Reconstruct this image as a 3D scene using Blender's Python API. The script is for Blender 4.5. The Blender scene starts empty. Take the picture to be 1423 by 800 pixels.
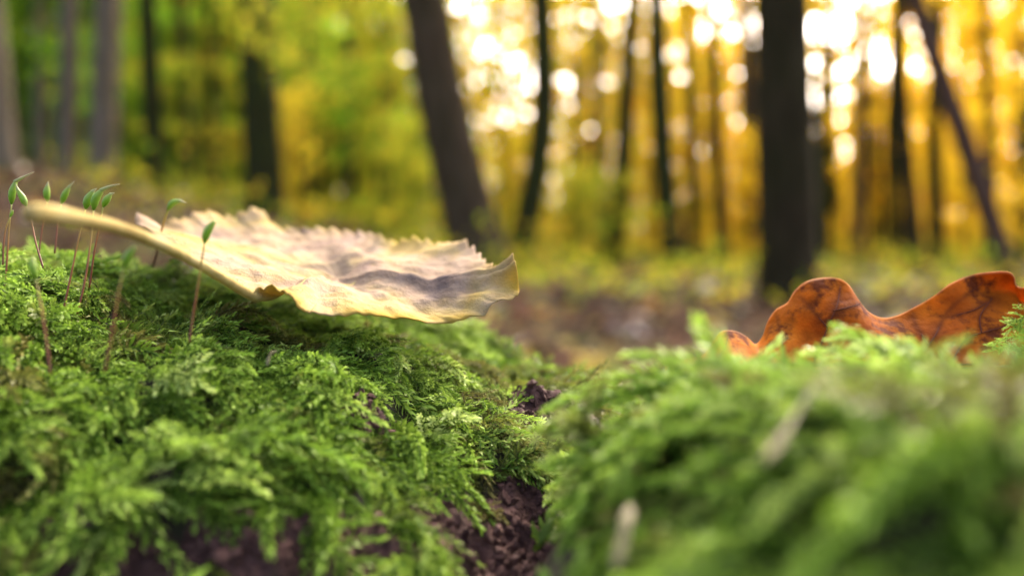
import bpy, math, random
import numpy as np
from mathutils import Vector, Matrix, Euler

R = math.radians
rng = np.random.default_rng(7)
random.seed(7)
sc = bpy.context.scene
col = sc.collection

# ------------------------------------------------------------------ camera, sky, sun, exposure
CZ = 0.45                       # camera height above the forest floor
PITCH = R(3.3)
FPX = 1184.0                    # focal length in photo pixels (1423 wide)
FOCUS = 0.119
cam_d = bpy.data.cameras.new('camera')
cam = bpy.data.objects.new('camera', cam_d)
col.objects.link(cam)
cam.location = (0, 0, CZ)
cam.rotation_euler = (math.pi / 2 - PITCH, 0, 0)
cam_d.sensor_width = 36.0
cam_d.lens = 36.0 * FPX / 1423.0
cam_d.clip_start = 0.004
cam_d.clip_end = 1000
cam_d.dof.use_dof = True
cam_d.dof.focus_distance = FOCUS
cam_d.dof.aperture_fstop = 10.0
sc.camera = cam

SUN_EL, SUN_AZ = R(37), R(19)   # azimuth clockwise from straight ahead (+Y)
world = bpy.data.worlds.new('World')
sc.world = world
world.use_nodes = True
wn = world.node_tree.nodes
wn.clear()
w_out = wn.new('ShaderNodeOutputWorld')
w_bg = wn.new('ShaderNodeBackground')
w_sky = wn.new('ShaderNodeTexSky')
w_sky.sky_type = 'NISHITA'
w_sky.sun_disc = False
w_sky.sun_elevation = SUN_EL
w_sky.sun_rotation = SUN_AZ
w_sky.air_density = 0.45
w_sky.dust_density = 8.0
w_sky.ozone_density = 0.0
w_bg.inputs['Strength'].default_value = 0.15
world.node_tree.links.new(w_sky.outputs[0], w_bg.inputs[0])
world.node_tree.links.new(w_bg.outputs[0], w_out.inputs[0])

sun_d = bpy.data.lights.new('sun', 'SUN')
sun_d.energy = 1.5
sun_d.angle = R(30)
sun_d.color = (1.0, 0.88, 0.70)
sun = bpy.data.objects.new('sun', sun_d)
col.objects.link(sun)
sdir = Vector((math.sin(SUN_AZ) * math.cos(SUN_EL), math.cos(SUN_AZ) * math.cos(SUN_EL), math.sin(SUN_EL)))
sun.rotation_euler = sdir.to_track_quat('Z', 'Y').to_euler()

sc.view_settings.view_transform = 'Standard'
sc.view_settings.look = 'None'
sc.view_settings.gamma = 1.0
sc.view_settings.exposure = 3.15
sc.cycles.use_denoising = True
sc.cycles.max_bounces = 8
sc.cycles.transparent_max_bounces = 4

# ------------------------------------------------------------------ helpers
def at(px, py, d):
    """world point on the line of sight of a photo pixel, d metres ahead"""
    a, b = (px - 711.5) / FPX, (400 - py) / FPX
    v = Vector((a, math.cos(PITCH) + b * math.sin(PITCH), -math.sin(PITCH) + b * math.cos(PITCH)))
    v *= d / v.y
    return Vector((v.x, v.y, v.z + CZ))

def proj(P):
    x, y, z = P[..., 0], P[..., 1], P[..., 2] - CZ
    f = y * math.cos(PITCH) - z * math.sin(PITCH)
    u = y * math.sin(PITCH) + z * math.cos(PITCH)
    f = np.maximum(f, 1e-4)
    return 711.5 + FPX * x / f, 400 - FPX * u / f, f

def link(name, data, mat=None, parent=None):
    o = bpy.data.objects.new(name, data)
    col.objects.link(o)
    if mat is not None and data is not None and len(data.materials) == 0:
        data.materials.append(mat)
    if parent is not None:
        o.parent = parent
    return o

def tag(o, label, cat, group=None):
    o['label'] = label
    o['category'] = cat
    if group:
        o['group'] = group
    return o

def mesh_np(name, V, faces, smooth=True, attrs=None, colors=None):
    """faces: list of int arrays (n,k) of possibly different k"""
    m = bpy.data.meshes.new(name)
    V = np.asarray(V, np.float32)
    m.vertices.add(len(V))
    m.vertices.foreach_set('co', V.ravel())
    faces = [np.asarray(f, np.int32) for f in faces if len(f)]
    loops = np.concatenate([f.ravel() for f in faces])
    sizes = np.concatenate([np.full(len(f), f.shape[1], np.int32) for f in faces])
    starts = np.concatenate([[0], np.cumsum(sizes)[:-1]]).astype(np.int32)
    m.loops.add(len(loops))
    m.loops.foreach_set('vertex_index', loops)
    m.polygons.add(len(sizes))
    m.polygons.foreach_set('loop_start', starts)
    m.polygons.foreach_set('loop_total', sizes)
    m.polygons.foreach_set('use_smooth', np.full(len(sizes), smooth))
    for k, a in (attrs or {}).items():
        at_ = m.attributes.new(k, 'FLOAT', 'POINT')
        at_.data.foreach_set('value', np.asarray(a, np.float32))
    if colors is not None:
        ca = m.attributes.new('tone', 'FLOAT_COLOR', 'POINT')
        c4 = np.ones((len(V), 4), np.float32)
        c4[:, :3] = colors
        ca.data.foreach_set('color', c4.ravel())
    m.update(calc_edges=True)
    m.validate()
    return m

def tube(path, radii, seg=10, caps=True):
    """loft a tube along path; returns V, quads, tris"""
    P = np.asarray(path, float)
    n = len(P)
    T = np.gradient(P, axis=0)
    T /= np.linalg.norm(T, axis=1)[:, None] + 1e-12
    ref = np.array([0.0, 0.0, 1.0]) if abs(T[0][2]) < 0.8 else np.array([1.0, 0.0, 0.0])
    V, prev = [], None
    for i in range(n):
        if prev is None:
            a = np.cross(ref, T[i])
        else:
            a = prev - T[i] * np.dot(prev, T[i])
        a /= np.linalg.norm(a) + 1e-12
        prev = a
        b = np.cross(T[i], a)
        for k in range(seg):
            t = 2 * math.pi * k / seg
            V.append(P[i] + radii[i] * (math.cos(t) * a + math.sin(t) * b))
    Q = [(i * seg + k, i * seg + (k + 1) % seg, (i + 1) * seg + (k + 1) % seg, (i + 1) * seg + k)
         for i in range(n - 1) for k in range(seg)]
    Tr = []
    if caps:
        V.append(P[0]); V.append(P[-1])
        c0, c1 = n * seg, n * seg + 1
        Tr += [(c0, (k + 1) % seg, k) for k in range(seg)]
        Tr += [(c1, (n - 1) * seg + k, (n - 1) * seg + (k + 1) % seg) for k in range(seg)]
    return np.array(V), np.array(Q), np.array(Tr).reshape(-1, 3)

def join(pieces):
    V, F, off = [], {}, 0
    for p in pieces:
        V.append(p[0])
        for f in p[1:]:
            if len(f):
                F.setdefault(f.shape[1], []).append(np.asarray(f) + off)
        off += len(p[0])
    return np.concatenate(V), [np.concatenate(f) for f in F.values()]

def spline(pts, n):
    """Catmull-Rom through pts, n samples"""
    P = np.asarray(pts, float)
    P = np.vstack([2 * P[0] - P[1], P, 2 * P[-1] - P[-2]])
    t = np.linspace(0, len(pts) - 1 - 1e-9, n)
    i = t.astype(int)
    f = (t - i)[:, None]
    p0, p1, p2, p3 = P[i], P[i + 1], P[i + 2], P[i + 3]
    return 0.5 * (2 * p1 + (p2 - p0) * f + (2 * p0 - 5 * p1 + 4 * p2 - p3) * f ** 2 + (3 * p1 - p0 - 3 * p2 + p3) * f ** 3)

def _h(i, j, s):
    n = (i * 374761393 + j * 668265263 + s * 974634777) & 0xffffffff
    n = ((n ^ (n >> 13)) * 1274126177) & 0xffffffff
    return ((n ^ (n >> 16)) & 0xffff) / 65535.0

def noise2(x, y, s=0):
    """value noise in -1..1, vectorised"""
    x, y = np.asarray(x, float), np.asarray(y, float)
    i, j = np.floor(x).astype(np.int64), np.floor(y).astype(np.int64)
    u, v = x - i, y - j
    u, v = u * u * (3 - 2 * u), v * v * (3 - 2 * v)
    a, b = _h(i, j, s), _h(i + 1, j, s)
    c, d = _h(i, j + 1, s), _h(i + 1, j + 1, s)
    return ((a * (1 - u) + b * u) * (1 - v) + (c * (1 - u) + d * u) * v) * 2 - 1

def fbm(x, y, s=0, o=4):
    r, a = 0, 1.0
    for k in range(o):
        r = r + a * noise2(x * 2 ** k + 17.3 * k, y * 2 ** k - 9.1 * k, s + k)
        a *= 0.5
    return r

# ------------------------------------------------------------------ materials
def new_mat(name):
    m = bpy.data.materials.new(name)
    m.use_nodes = True
    nt = m.node_tree
    nt.nodes.clear()
    out = nt.nodes.new('ShaderNodeOutputMaterial')
    return m, nt, out

def N(nt, typ, **kw):
    n = nt.nodes.new(typ)
    for k, v in kw.items():
        setattr(n, k, v)
    return n

def ramp(nt, fac, stops):
    r = nt.nodes.new('ShaderNodeValToRGB')
    el = r.color_ramp.elements
    while len(el) > 1:
        el.remove(el[-1])
    el[0].position = stops[0][0]
    el[0].color = (*stops[0][1], 1)
    for p, c in stops[1:]:
        e = el.new(p)
        e.color = (*c, 1)
    nt.links.new(fac, r.inputs[0])
    return r.outputs[0]

def tex_noise(nt, scale, detail=4, rough=0.6, coord=None, mapping=None):
    n = nt.nodes.new('ShaderNodeTexNoise')
    n.inputs['Scale'].default_value = scale
    n.inputs['Detail'].default_value = detail
    n.inputs['Roughness'].default_value = rough
    if coord is None:
        tc = nt.nodes.new('ShaderNodeTexCoord')
        coord = tc.outputs['Object']
    if mapping:
        mp = nt.nodes.new('ShaderNodeMapping')
        mp.inputs['Scale'].default_value = mapping
        nt.links.new(coord, mp.inputs[0])
        coord = mp.outputs[0]
    nt.links.new(coord, n.inputs['Vector'])
    return n.outputs[0]

def mixc(nt, fac, a, b, mode='MIX'):
    n = nt.nodes.new('ShaderNodeMix')
    n.data_type = 'RGBA'
    n.blend_type = mode
    for s, v in ((0, fac), (6, a), (7, b)):
        if isinstance(v, (int, float)):
            n.inputs[s].default_value = v
        elif isinstance(v, tuple):
            n.inputs[s].default_value = (*v, 1)
        else:
            nt.links.new(v, n.inputs[s])
    return n.outputs[2]

ALB = 0.6                       # all plant colours are picked bright and brought down to real albedo here
def leafy(nt, out, color, trans=0.45, rough=0.5, spec=0.3, tcolor=None, bump=None, alb=ALB):
    color = mixc(nt, 1.0, color, (alb, alb, alb), 'MULTIPLY')
    p = N(nt, 'ShaderNodeBsdfPrincipled')
    p.inputs['Roughness'].default_value = rough
    p.inputs['Specular IOR Level'].default_value = spec
    nt.links.new(color, p.inputs['Base Color'])
    t = N(nt, 'ShaderNodeBsdfTranslucent')
    nt.links.new(tcolor or color, t.inputs['Color'])
    if bump is not None:
        nt.links.new(bump, p.inputs['Normal'])
        nt.links.new(bump, t.inputs['Normal'])
    mx = N(nt, 'ShaderNodeMixShader')
    mx.inputs[0].default_value = trans
    nt.links.new(p.outputs[0], mx.inputs[1])
    nt.links.new(t.outputs[0], mx.inputs[2])
    nt.links.new(mx.outputs[0], out.inputs[0])

def bumped(nt, height, dist, strength=1.0):
    b = N(nt, 'ShaderNodeBump')
    b.inputs['Distance'].default_value = dist
    b.inputs['Strength'].default_value = strength
    nt.links.new(height, b.inputs['Height'])
    return b.outputs[0]

def solid(nt, out, color, rough=0.8, bump=None, spec=0.3):
    p = N(nt, 'ShaderNodeBsdfPrincipled')
    p.inputs['Roughness'].default_value = rough
    p.inputs['Specular IOR Level'].default_value = spec
    if not isinstance(color, tuple):
        color = mixc(nt, 1.0, color, (ALB, ALB, ALB), 'MULTIPLY')
    if isinstance(color, tuple):
        p.inputs['Base Color'].default_value = (*color, 1)
    else:
        nt.links.new(color, p.inputs['Base Color'])
    if bump is not None:
        nt.links.new(bump, p.inputs['Normal'])
    nt.links.new(p.outputs[0], out.inputs[0])

def tone_leaf_mat(name, trans):
    m, nt, out = new_mat(name)
    a = N(nt, 'ShaderNodeAttribute', attribute_name='tone')
    leafy(nt, out, a.outputs['Color'], trans=trans, rough=0.7, spec=0.03, alb=0.88)
    return m
M_LEAF = tone_leaf_mat('autumn_foliage', 0.6)
M_LITTER = tone_leaf_mat('leaf_litter', 0.15)

def moss_mat():
    m, nt, out = new_mat('moss')
    ti = N(nt, 'ShaderNodeAttribute', attribute_name='tint', attribute_type='INSTANCER')
    tp = N(nt, 'ShaderNodeAttribute', attribute_name='tip')
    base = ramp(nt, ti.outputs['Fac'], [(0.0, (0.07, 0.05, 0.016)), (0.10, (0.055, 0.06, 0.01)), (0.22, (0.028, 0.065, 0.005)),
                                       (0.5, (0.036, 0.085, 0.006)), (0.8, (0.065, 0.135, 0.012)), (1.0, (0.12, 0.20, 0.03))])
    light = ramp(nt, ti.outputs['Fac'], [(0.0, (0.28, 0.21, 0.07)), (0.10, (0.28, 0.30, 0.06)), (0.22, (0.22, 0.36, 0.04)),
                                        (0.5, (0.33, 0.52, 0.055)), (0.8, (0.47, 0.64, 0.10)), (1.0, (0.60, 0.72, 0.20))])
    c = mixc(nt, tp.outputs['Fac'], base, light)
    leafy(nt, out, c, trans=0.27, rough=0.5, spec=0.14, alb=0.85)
    return m
M_MOSS = moss_mat()

def wood_mat():
    m, nt, out = new_mat('rotten_wood')
    n1 = tex_noise(nt, 260, 6, 0.7)
    n2 = tex_noise(nt, 60, 4, 0.6)
    c = ramp(nt, n1, [(0.3, (0.022, 0.011, 0.009)), (0.48, (0.095, 0.044, 0.034)), (0.6, (0.18, 0.092, 0.070)), (0.75, (0.32, 0.18, 0.14))])
    c = mixc(nt, n2, c, (0.11, 0.052, 0.043))
    mm = N(nt, 'ShaderNodeAttribute', attribute_name='mossy')
    c = mixc(nt, mm.outputs['Fac'], c, (0.032, 0.030, 0.012))
    n3 = tex_noise(nt, 900, 5, 0.7)
    solid(nt, out, c, 0.75, bumped(nt, n3, 0.0008, 0.9), 0.15)
    return m
M_WOOD = wood_mat()

def bark_mat(name, dark, mid, green=0.0, gcol=(0.05, 0.07, 0.015)):
    m, nt, out = new_mat(name)
    n1 = tex_noise(nt, 14, 6, 0.65, mapping=(1, 1, 0.18))
    n2 = tex_noise(nt, 2.2, 3, 0.5)
    c = ramp(nt, n1, [(0.3, dark), (0.7, mid)])
    g = N(nt, 'ShaderNodeMath', operation='MULTIPLY')
    nt.links.new(n2, g.inputs[0])
    g.inputs[1].default_value = green
    c = mixc(nt, g.outputs[0], c, gcol)
    solid(nt, out, c, 0.9, bumped(nt, n1, 0.03), 0.04)
    return m
M_BARK_DARK = bark_mat('dark_bark', (0.020, 0.012, 0.007), (0.070, 0.045, 0.027), 0.4)
M_BARK_BROWN = bark_mat('brown_bark', (0.05, 0.032, 0.018), (0.15, 0.098, 0.062), 0.35)
M_BARK_GREY = bark_mat('grey_bark', (0.15, 0.115, 0.075), (0.33, 0.265, 0.19), 0.3)
M_BARK_GREEN = bark_mat('mossy_bark', (0.022, 0.019, 0.009), (0.060, 0.050, 0.024), 0.9)
M_BARK_PURPLE = bark_mat('red_brown_bark', (0.075, 0.042, 0.028), (0.19, 0.115, 0.08), 0.1)

def floor_mat():
    m, nt, out = new_mat('forest_soil')
    n1 = tex_noise(nt, 9, 6, 0.7)
    n2 = tex_noise(nt, 0.8, 3, 0.6)
    c = ramp(nt, n1, [(0.3, (0.03, 0.018, 0.012)), (0.5, (0.07, 0.042, 0.027)), (0.7, (0.13, 0.08, 0.05))])
    g = ramp(nt, n2, [(0.5, (0, 0, 0)), (0.62, (1, 1, 1))])
    c = mixc(nt, g, c, (0.09, 0.11, 0.03))
    solid(nt, out, c, 0.95, bumped(nt, n1, 0.05), 0.02)
    return m
M_FLOOR = floor_mat()

# ------------------------------------------------------------------ the ground
def ground(x, y):
    x, y = np.asarray(x, float), np.asarray(y, float)
    h = np.interp(x, [-60, -10, -6, -4.6, -2.9, -1.7, -0.4, 0.5, 2, 12, 60], [4.5, 2.0, 1.35, 1.05, 0.66, 0.40, 0.14, 0.03, 0.0, 0.1, 0.8])
    r = np.clip((y - 2.2) / 6.0, 0, 1)
    r = r * r * (3 - 2 * r)
    return h * r + 0.05 * noise2(x * 0.7, y * 0.7, 3) * r + 0.02 * noise2(x * 2.5, y * 2.5, 5) * np.clip((y - 1.2), 0, 1)

gx = np.unique(np.concatenate([np.linspace(-8, 8, 90), np.linspace(-40, 40, 60), np.linspace(-320, 320, 40)]))
gy = np.unique(np.concatenate([np.linspace(-3, 16, 90), np.linspace(-30, 60, 50), np.linspace(-300, 400, 36)]))
GX, GY = np.meshgrid(gx, gy)
gv = np.stack([GX, GY, ground(GX, GY)], -1).reshape(-1, 3)
def grid_quads(nx, ny):
    i, j = np.meshgrid(np.arange(nx - 1), np.arange(ny - 1))
    a = (j * nx + i).ravel()
    return np.stack([a, a + 1, a + 1 + nx, a + nx], -1)
gm = mesh_np('forest_floor', gv, [grid_quads(len(gx), len(gy))])
floor = link('forest_floor', gm, M_FLOOR)
floor['kind'] = 'structure'
floor['label'] = 'brown forest floor of soil and fallen leaves rising to a bank'

# ------------------------------------------------------------------ leaf clouds
def leaf_cloud(C, size, tones, flat=0.5, rg=rng):
    """one folded diamond leaf (4 tris as 2 quads share the rib) at each centre"""
    n = len(C)
    d = rg.normal(size=(n, 3)); d[:, 2] *= (1 - flat)
    d /= np.linalg.norm(d, axis=1)[:, None]
    u = rg.normal(size=(n, 3)) * np.array([1, 1, 1 - flat * 0.6]) + np.array([0, 0, flat * 1.6])
    s = np.cross(d, u); s /= np.linalg.norm(s, axis=1)[:, None] + 1e-9
    nrm = np.cross(s, d)
    L = size[:, None]
    W = L * rg.uniform(0.28, 0.42, (n, 1))
    fold = L * rg.uniform(0.02, 0.16, (n, 1))
    v0 = C - d * L * 0.5
    v3 = C + d * L * 0.5 - nrm * fold * 0.6
    v1 = C + s * W + nrm * fold - d * L * 0.05
    v2 = C - s * W + nrm * fold - d * L * 0.05
    V = np.stack([v0, v1, v3, v2], 1).reshape(-1, 3)
    b = np.arange(n)[:, None] * 4
    F = np.concatenate([b + np.array([0, 1, 2]), b + np.array([0, 2, 3])])
    return V, F, np.repeat(tones, 4, axis=0)

PAL = {
    'green':  np.array([(0.10, 0.26, 0.012), (0.16, 0.36, 0.018), (0.23, 0.40, 0.02), (0.36, 0.42, 0.03)]),
    'olive':  np.array([(0.17, 0.27, 0.018), (0.28, 0.36, 0.02), (0.42, 0.40, 0.03), (0.50, 0.38, 0.03)]),
    'yellow': np.array([(0.32, 0.32, 0.02), (0.52, 0.42, 0.02), (0.64, 0.46, 0.03), (0.52, 0.30, 0.02)]),
    'gold':   np.array([(0.62, 0.43, 0.015), (0.76, 0.54, 0.02), (0.80, 0.60, 0.03), (0.74, 0.38, 0.02)]),
    'orange': np.array([(0.55, 0.26, 0.04), (0.60, 0.34, 0.05), (0.50, 0.20, 0.04), (0.62, 0.42, 0.06)]),
}
def tones(name, n):
    p = PAL[name]
    t = p[rng.integers(0, len(p), n)]
    return t * rng.uniform(0.75, 1.15, (n, 1))

# ------------------------------------------------------------------ trees
def tree(name, label, pts, width, d, bark, height=11.0, crown=None, cat='tree', group=None, flare=1.0, limbs=7, low=4.2):
    """pts: trunk axis in photo pixels (top first) at distance d"""
    P = [np.array(at(px, py, d)) for px, py in pts][::-1]
    x0, y0 = P[0][0], P[0][1]
    gz = float(ground(x0, y0))
    base = np.array([x0 + (P[0][0] - P[1][0]) * 0.1, y0, gz - 0.12])
    if P[0][2] < gz + 0.1:
        P = [p for p in P if p[2] > gz + 0.25]
    dirn = (P[-1] - P[-2]); dirn /= np.linalg.norm(dirn)
    top = P[-1]
    ext = []
    hz = top[2]
    k = 0
    while hz < height:
        k += 1
        dirn = dirn * 0.9 + np.array([0, 0, 0.1]); dirn /= np.linalg.norm(dirn)
        top = top + dirn * 1.0 + np.array([rng.normal() * .03, rng.normal() * .05, 0])
        hz = top[2]
        ext.append(top.copy())
    path0 = np.array([base] + P + ext)
    off = np.array([0, 0, 0])
    path = spline(path0, 14 + 6 * len(path0))
    path[2:, :2] += rng.normal(scale=width * d / FPX * 0.012, size=(len(path) - 2, 2))
    r0 = width * 1.28 * d / FPX / 2
    h = path[:, 2] - gz
    rad = r0 * np.clip(1.06 - 0.75 * np.clip((h - 1) / max(height - 1, 1), 0, 1), 0.12, 2)
    rad *= 1 + 0.45 * flare * np.exp(-np.clip(h, 0, 9) / 0.28)
    root = link(name, None)
    root.location = (x0, y0, gz)
    org = np.array([x0, y0, gz])
    pcs = [tube(path - org, rad, 14)]
    # fluted base
    V = pcs[0][0]
    hh = V[:, 2]
    ang = np.arctan2(V[:, 1], V[:, 0])
    V[:, :2] *= (1 + 0.10 * flare * np.exp(-np.clip(hh, 0, 9) / 0.4) * np.sin(ang * 5 + x0 * 7))[:, None]
    tips = []
    for i in range(limbs):
        f = rng.uniform(low / height, 0.97)
        k = min(int(np.searchsorted(h, f * height)), len(path) - 2)
        a = rng.uniform(0, 2 * math.pi)
        ln = (1 - f) * height * 0.35 + rng.uniform(0.6, 1.3)
        dv = np.array([math.cos(a), math.sin(a), rng.uniform(0.15, 0.7)])
        q = np.array([path[k], path[k] + dv * ln * 0.5 + [0, 0, 0.05], path[k] + dv * ln + [0, 0, ln * 0.12]])
        q = spline(q, 7)
        pcs.append(tube(q - org, np.linspace(rad[k] * 0.45, 0.012, 7), 6))
        tips.append(q)
    V, F = join(pcs)
    tr = link('trunk', mesh_np('trunk', V, F), bark, root)
    if crown:
        pal, n, size = crown
        cs = []
        per = max(8, n // max(1, len(tips)))
        for q in tips:
            for c in range(5):
                p = q[rng.integers(2, 7)] + rng.normal(scale=0.28, size=3)
                cs.append(p + rng.normal(size=(per // 5, 3)) * np.array([0.42, 0.42, 0.20]))
        C = np.concatenate(cs)
        C = C[C[:, 2] > gz + 0.2]
        lv, lf, lt = leaf_cloud(C - org, rng.uniform(0.6, 1.3, len(C)) * size, tones(pal, len(C)))
        link('crown', mesh_np('crown', lv, [lf], False, colors=lt), M_LEAF, root)
    tag(root, label, cat, group)
    return root

tree('tree', 'big black straight trunk standing right of centre behind the oak leaf', [(1086, 0), (1090, 150), (1094, 300), (1098, 418)], 59, 6.0, M_BARK_DARK, 12, ('gold', 3000, 0.10), flare=0.35, limbs=10)
tree('tree', 'thick dark brown trunk leaning left above the curled yellow leaf tip', [(590, 0), (612, 130), (640, 250), (668, 350), (676, 385)], 54, 9.0, M_BARK_BROWN, 13, ('olive', 2600, 0.09), flare=0.5)
tree('tree', 'dark green curved trunk just right of the thick leaning brown trunk', [(752, 0), (756, 130), (745, 240), (726, 345), (716, 380)], 27, 10.0, M_BARK_GREEN, 11, ('olive', 2200, 0.09), flare=0.4)
tree('tree', 'slim dark mossy trunk left of the pair before the black trunk', [(880, 0), (872, 120), (864, 250), (854, 360)], 21, 13.0, M_BARK_GREEN, 11, ('yellow', 2200, 0.10), flare=0.3)
tree('tree', 'slim olive dark trunk leaning slightly, midway between curved trunk and black trunk', [(912, 0), (916, 130), (925, 260), (938, 380)], 24, 12.0, M_BARK_GREEN, 12, ('yellow', 2200, 0.10), flare=0.3)
tree('tree', 'thin dark trunk next left of the big black trunk', [(986, 0), (994, 150), (1000, 270), (1006, 390)], 15, 14.0, M_BARK_DARK, 10, ('yellow', 1600, 0.10), flare=0.3)
tree('tree', 'slender reddish brown trunk leaning left at the far right', [(1272, 0), (1300, 85), (1338, 190), (1372, 290), (1404, 392)], 21, 6.6, M_BARK_PURPLE, 8, ('gold', 1800, 0.09), flare=0.2, low=4.3, limbs=8)
tree('tree', 'dark olive trunk behind the middle of the yellow leaf', [(356, 0), (360, 120), (366, 230), (372, 310)], 38, 11.0, M_BARK_GREEN, 12, ('olive', 2600, 0.10), flare=0.5)
tree('tree', 'dark slim trunk second from the yellow leaf among the left trees', [(204, 0), (210, 120), (217, 240), (220, 270)], 21, 13.0, M_BARK_GREEN, 11, ('green', 2200, 0.10), flare=0.3)
tree('tree', 'pale grey brown trunk behind the tight cluster of three moss capsules', [(150, 0), (146, 120), (142, 262)], 27, 10.5, M_BARK_GREY, 12, ('green', 2600, 0.10), flare=0.3)
tree('tree', 'narrow pale grey trunk second from the photo left edge', [(97, 0), (95, 120), (92, 262)], 19, 11.5, M_BARK_GREY, 11, ('green', 2200, 0.10), flare=0.3)
tree('tree', 'grey trunk cut by the photo left edge', [(-18, 0), (-8, 120), (4, 262)], 30, 8.5, M_BARK_GREY, 12, ('green', 2200, 0.10), flare=0.3)
tree('tree', 'brownish thin trunk touching the left side of the black trunk', [(1036, 60), (1040, 180), (1044, 300), (1046, 395)], 19, 16.0, M_BARK_BROWN, 9, ('gold', 1600, 0.11), flare=0.3)
tree('tree', 'thin dark trunk low between the oak lobes and the leaning far right trunk', [(1252, 120), (1258, 220), (1268, 320), (1274, 395)], 17, 11.0, M_BARK_DARK, 9, ('gold', 1600, 0.10), flare=0.9)
tree('tree', 'faint thin trunk first right of the big black trunk', [(1158, 150), (1160, 250), (1164, 390)], 13, 19.0, M_BARK_GREEN, 9, ('gold', 1200, 0.12), flare=0.2)
tree('tree', 'faint thin trunk above the notch between the oak leaf lobes', [(1214, 170), (1216, 270), (1218, 390)], 14, 17.0, M_BARK_GREEN, 9, ('gold', 1200, 0.12), flare=0.2)
tree('tree', 'blurred thin trunk between the olive trunk and the leaning brown trunk', [(482, 60), (484, 180), (482, 320)], 14, 19.0, M_BARK_GREEN, 10, ('olive', 1600, 0.12), flare=0.2)
tree('tree', 'blurred thin trunk right of the curved green trunk', [(806, 60), (808, 200), (810, 370)], 11, 20.0, M_BARK_BROWN, 10, ('yellow', 1600, 0.12), flare=0.2)

for px_, w_, d_, b_, lab_ in ((1142, 13, 15, M_BARK_GREEN, 'very faint thin trunk right beside the big black trunk'), (1194, 14, 14, M_BARK_BROWN, 'faint thin trunk between the first two faint trunks right of the black one'),
                              (1238, 13, 15, M_BARK_GREEN, 'faint thin trunk just left of the dark trunk above the oak leaf notch'), (1298, 16, 13, M_BARK_GREEN, 'faint thin trunk just left of the leaning reddish trunk at mid height'),
                              (1374, 13, 13, M_BARK_BROWN, 'faint thin trunk behind the foot of the leaning reddish trunk'), (1418, 15, 16, M_BARK_GREEN, 'blurred thin trunk at the photo right edge'),
                              (962, 14, 15, M_BARK_GREEN, 'faint thin trunk midway between the slim olive trunk and the thin dark one'), (832, 13, 15, M_BARK_BROWN, 'faint thin trunk just left of the slim dark mossy trunk'),
                              (540, 13, 16, M_BARK_GREEN, 'faint thin trunk left of the thick leaning brown trunk'), (424, 14, 15, M_BARK_GREEN, 'faint thin trunk right of the dark olive trunk'),
                              (300, 14, 15, M_BARK_GREEN, 'faint thin trunk left of the dark olive trunk'), (258, 13, 16, M_BARK_GREEN, 'faint thin trunk right of the dark slim trunk in the green wood'),
                              (56, 13, 14, M_BARK_GREY, 'faint grey trunk left of the narrow pale grey trunk')):
    tree('tree', lab_, [(px_ + rng.uniform(-8, 8), 0), (px_, 180), (px_ + rng.uniform(-5, 5), 330)], w_, d_, b_, 10, ('green' if px_ < 330 else 'olive' if px_ < 700 else 'gold', 500, 0.12), flare=0.2, low=5)

def sapling(label, px, d, h, spread, pal, n=2600, size=0.10, z0=0.25, bark=M_BARK_GREEN, name='sapling', cat='sapling'):
    p = at(px, 380, d)
    x0, y0 = p.x, d
    gz = float(ground(x0, y0))
    root = link(name, None)
    root.location = (x0, y0, gz)
    lean = rng.normal(scale=0.05, size=2)
    path = spline([(0, 0, -0.1), (lean[0] * h * .3, lean[1] * h * .3, h * .35), (lean[0] * h * .6, lean[1] * h * .6, h * .7), (lean[0] * h, lean[1] * h, h)], 14)
    rad = np.linspace(0.02 + h * 0.006, 0.008, 14)
    pcs = [tube(path, rad, 8)]
    cs = []
    nl = int(10 + h * 2)
    per = n // nl
    for i in range(nl):
        f = z0 / h + (1 - z0 / h) * ((i + rng.uniform(0, 0.9)) / nl)
        k = min(int(f * 13), 12)
        a = rng.uniform(0, 2 * math.pi)
        ln = spread * (0.35 + 0.65 * math.sin(math.pi * min(1, 0.15 + 0.8 * f))) * rng.uniform(0.6, 1.1)
        q = spline([path[k], path[k] + ln * 0.5 * np.array([math.cos(a), math.sin(a), 0.25]), path[k] + ln * np.array([math.cos(a), math.sin(a), 0.22])], 6)
        pcs.append(tube(q, np.linspace(0.012, 0.004, 6), 5))
        t = rng.uniform(0.15, 1.05, per) * 5
        ii = np.clip(t.astype(int), 0, 4)
        c = q[ii] + (q[ii + 1] - q[ii]) * (t - ii)[:, None]
        cs.append(c + rng.normal(size=(per, 3)) * np.array([0.20, 0.20, 0.09]) * (0.6 + spread * 0.3))
    V, F = join(pcs)
    link('trunk', mesh_np('trunk', V, F), bark, root)
    C = np.concatenate(cs)
    C = C[C[:, 2] > 0.05]
    lv, lf, lt = leaf_cloud(C, rng.uniform(0.6, 1.3, len(C)) * size, tones(pal, len(C)))
    link('crown', mesh_np('crown', lv, [lf], False, colors=lt), M_LEAF, root)
    tag(root, label, cat)
    return root

sapling('leafy green young tree filling the top left corner', 30, 13.5, 6.5, 2.0, 'green', 3600, 0.11, 1.6)
sapling('green young tree between the two pale grey trunks and the dark slim one', 175, 16, 7.5, 2.0, 'green', 3600, 0.12, 1.2)
sapling('yellow green young tree left of the dark olive trunk', 285, 14, 6.5, 1.9, 'olive', 3200, 0.11, 0.8)
sapling('yellow sprayed young tree whose branches cross before the dark olive trunk', 395, 9.5, 3.0, 1.0, 'olive', 500, 0.085, 1.5)
sapling('bright green young tree directly right of the dark olive trunk', 450, 15, 7, 2.0, 'green', 3400, 0.12, 1.2)
sapling('olive young tree left of the thick leaning brown trunk', 525, 15, 5.0, 1.6, 'olive', 2400, 0.11, 0.3)
sapling('yellow bush low behind the yellow leaf, left of the leaning trunk', 420, 12, 1.9, 1.0, 'yellow', 1500, 0.08, 0.15, name='shrub', cat='shrub')
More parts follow.
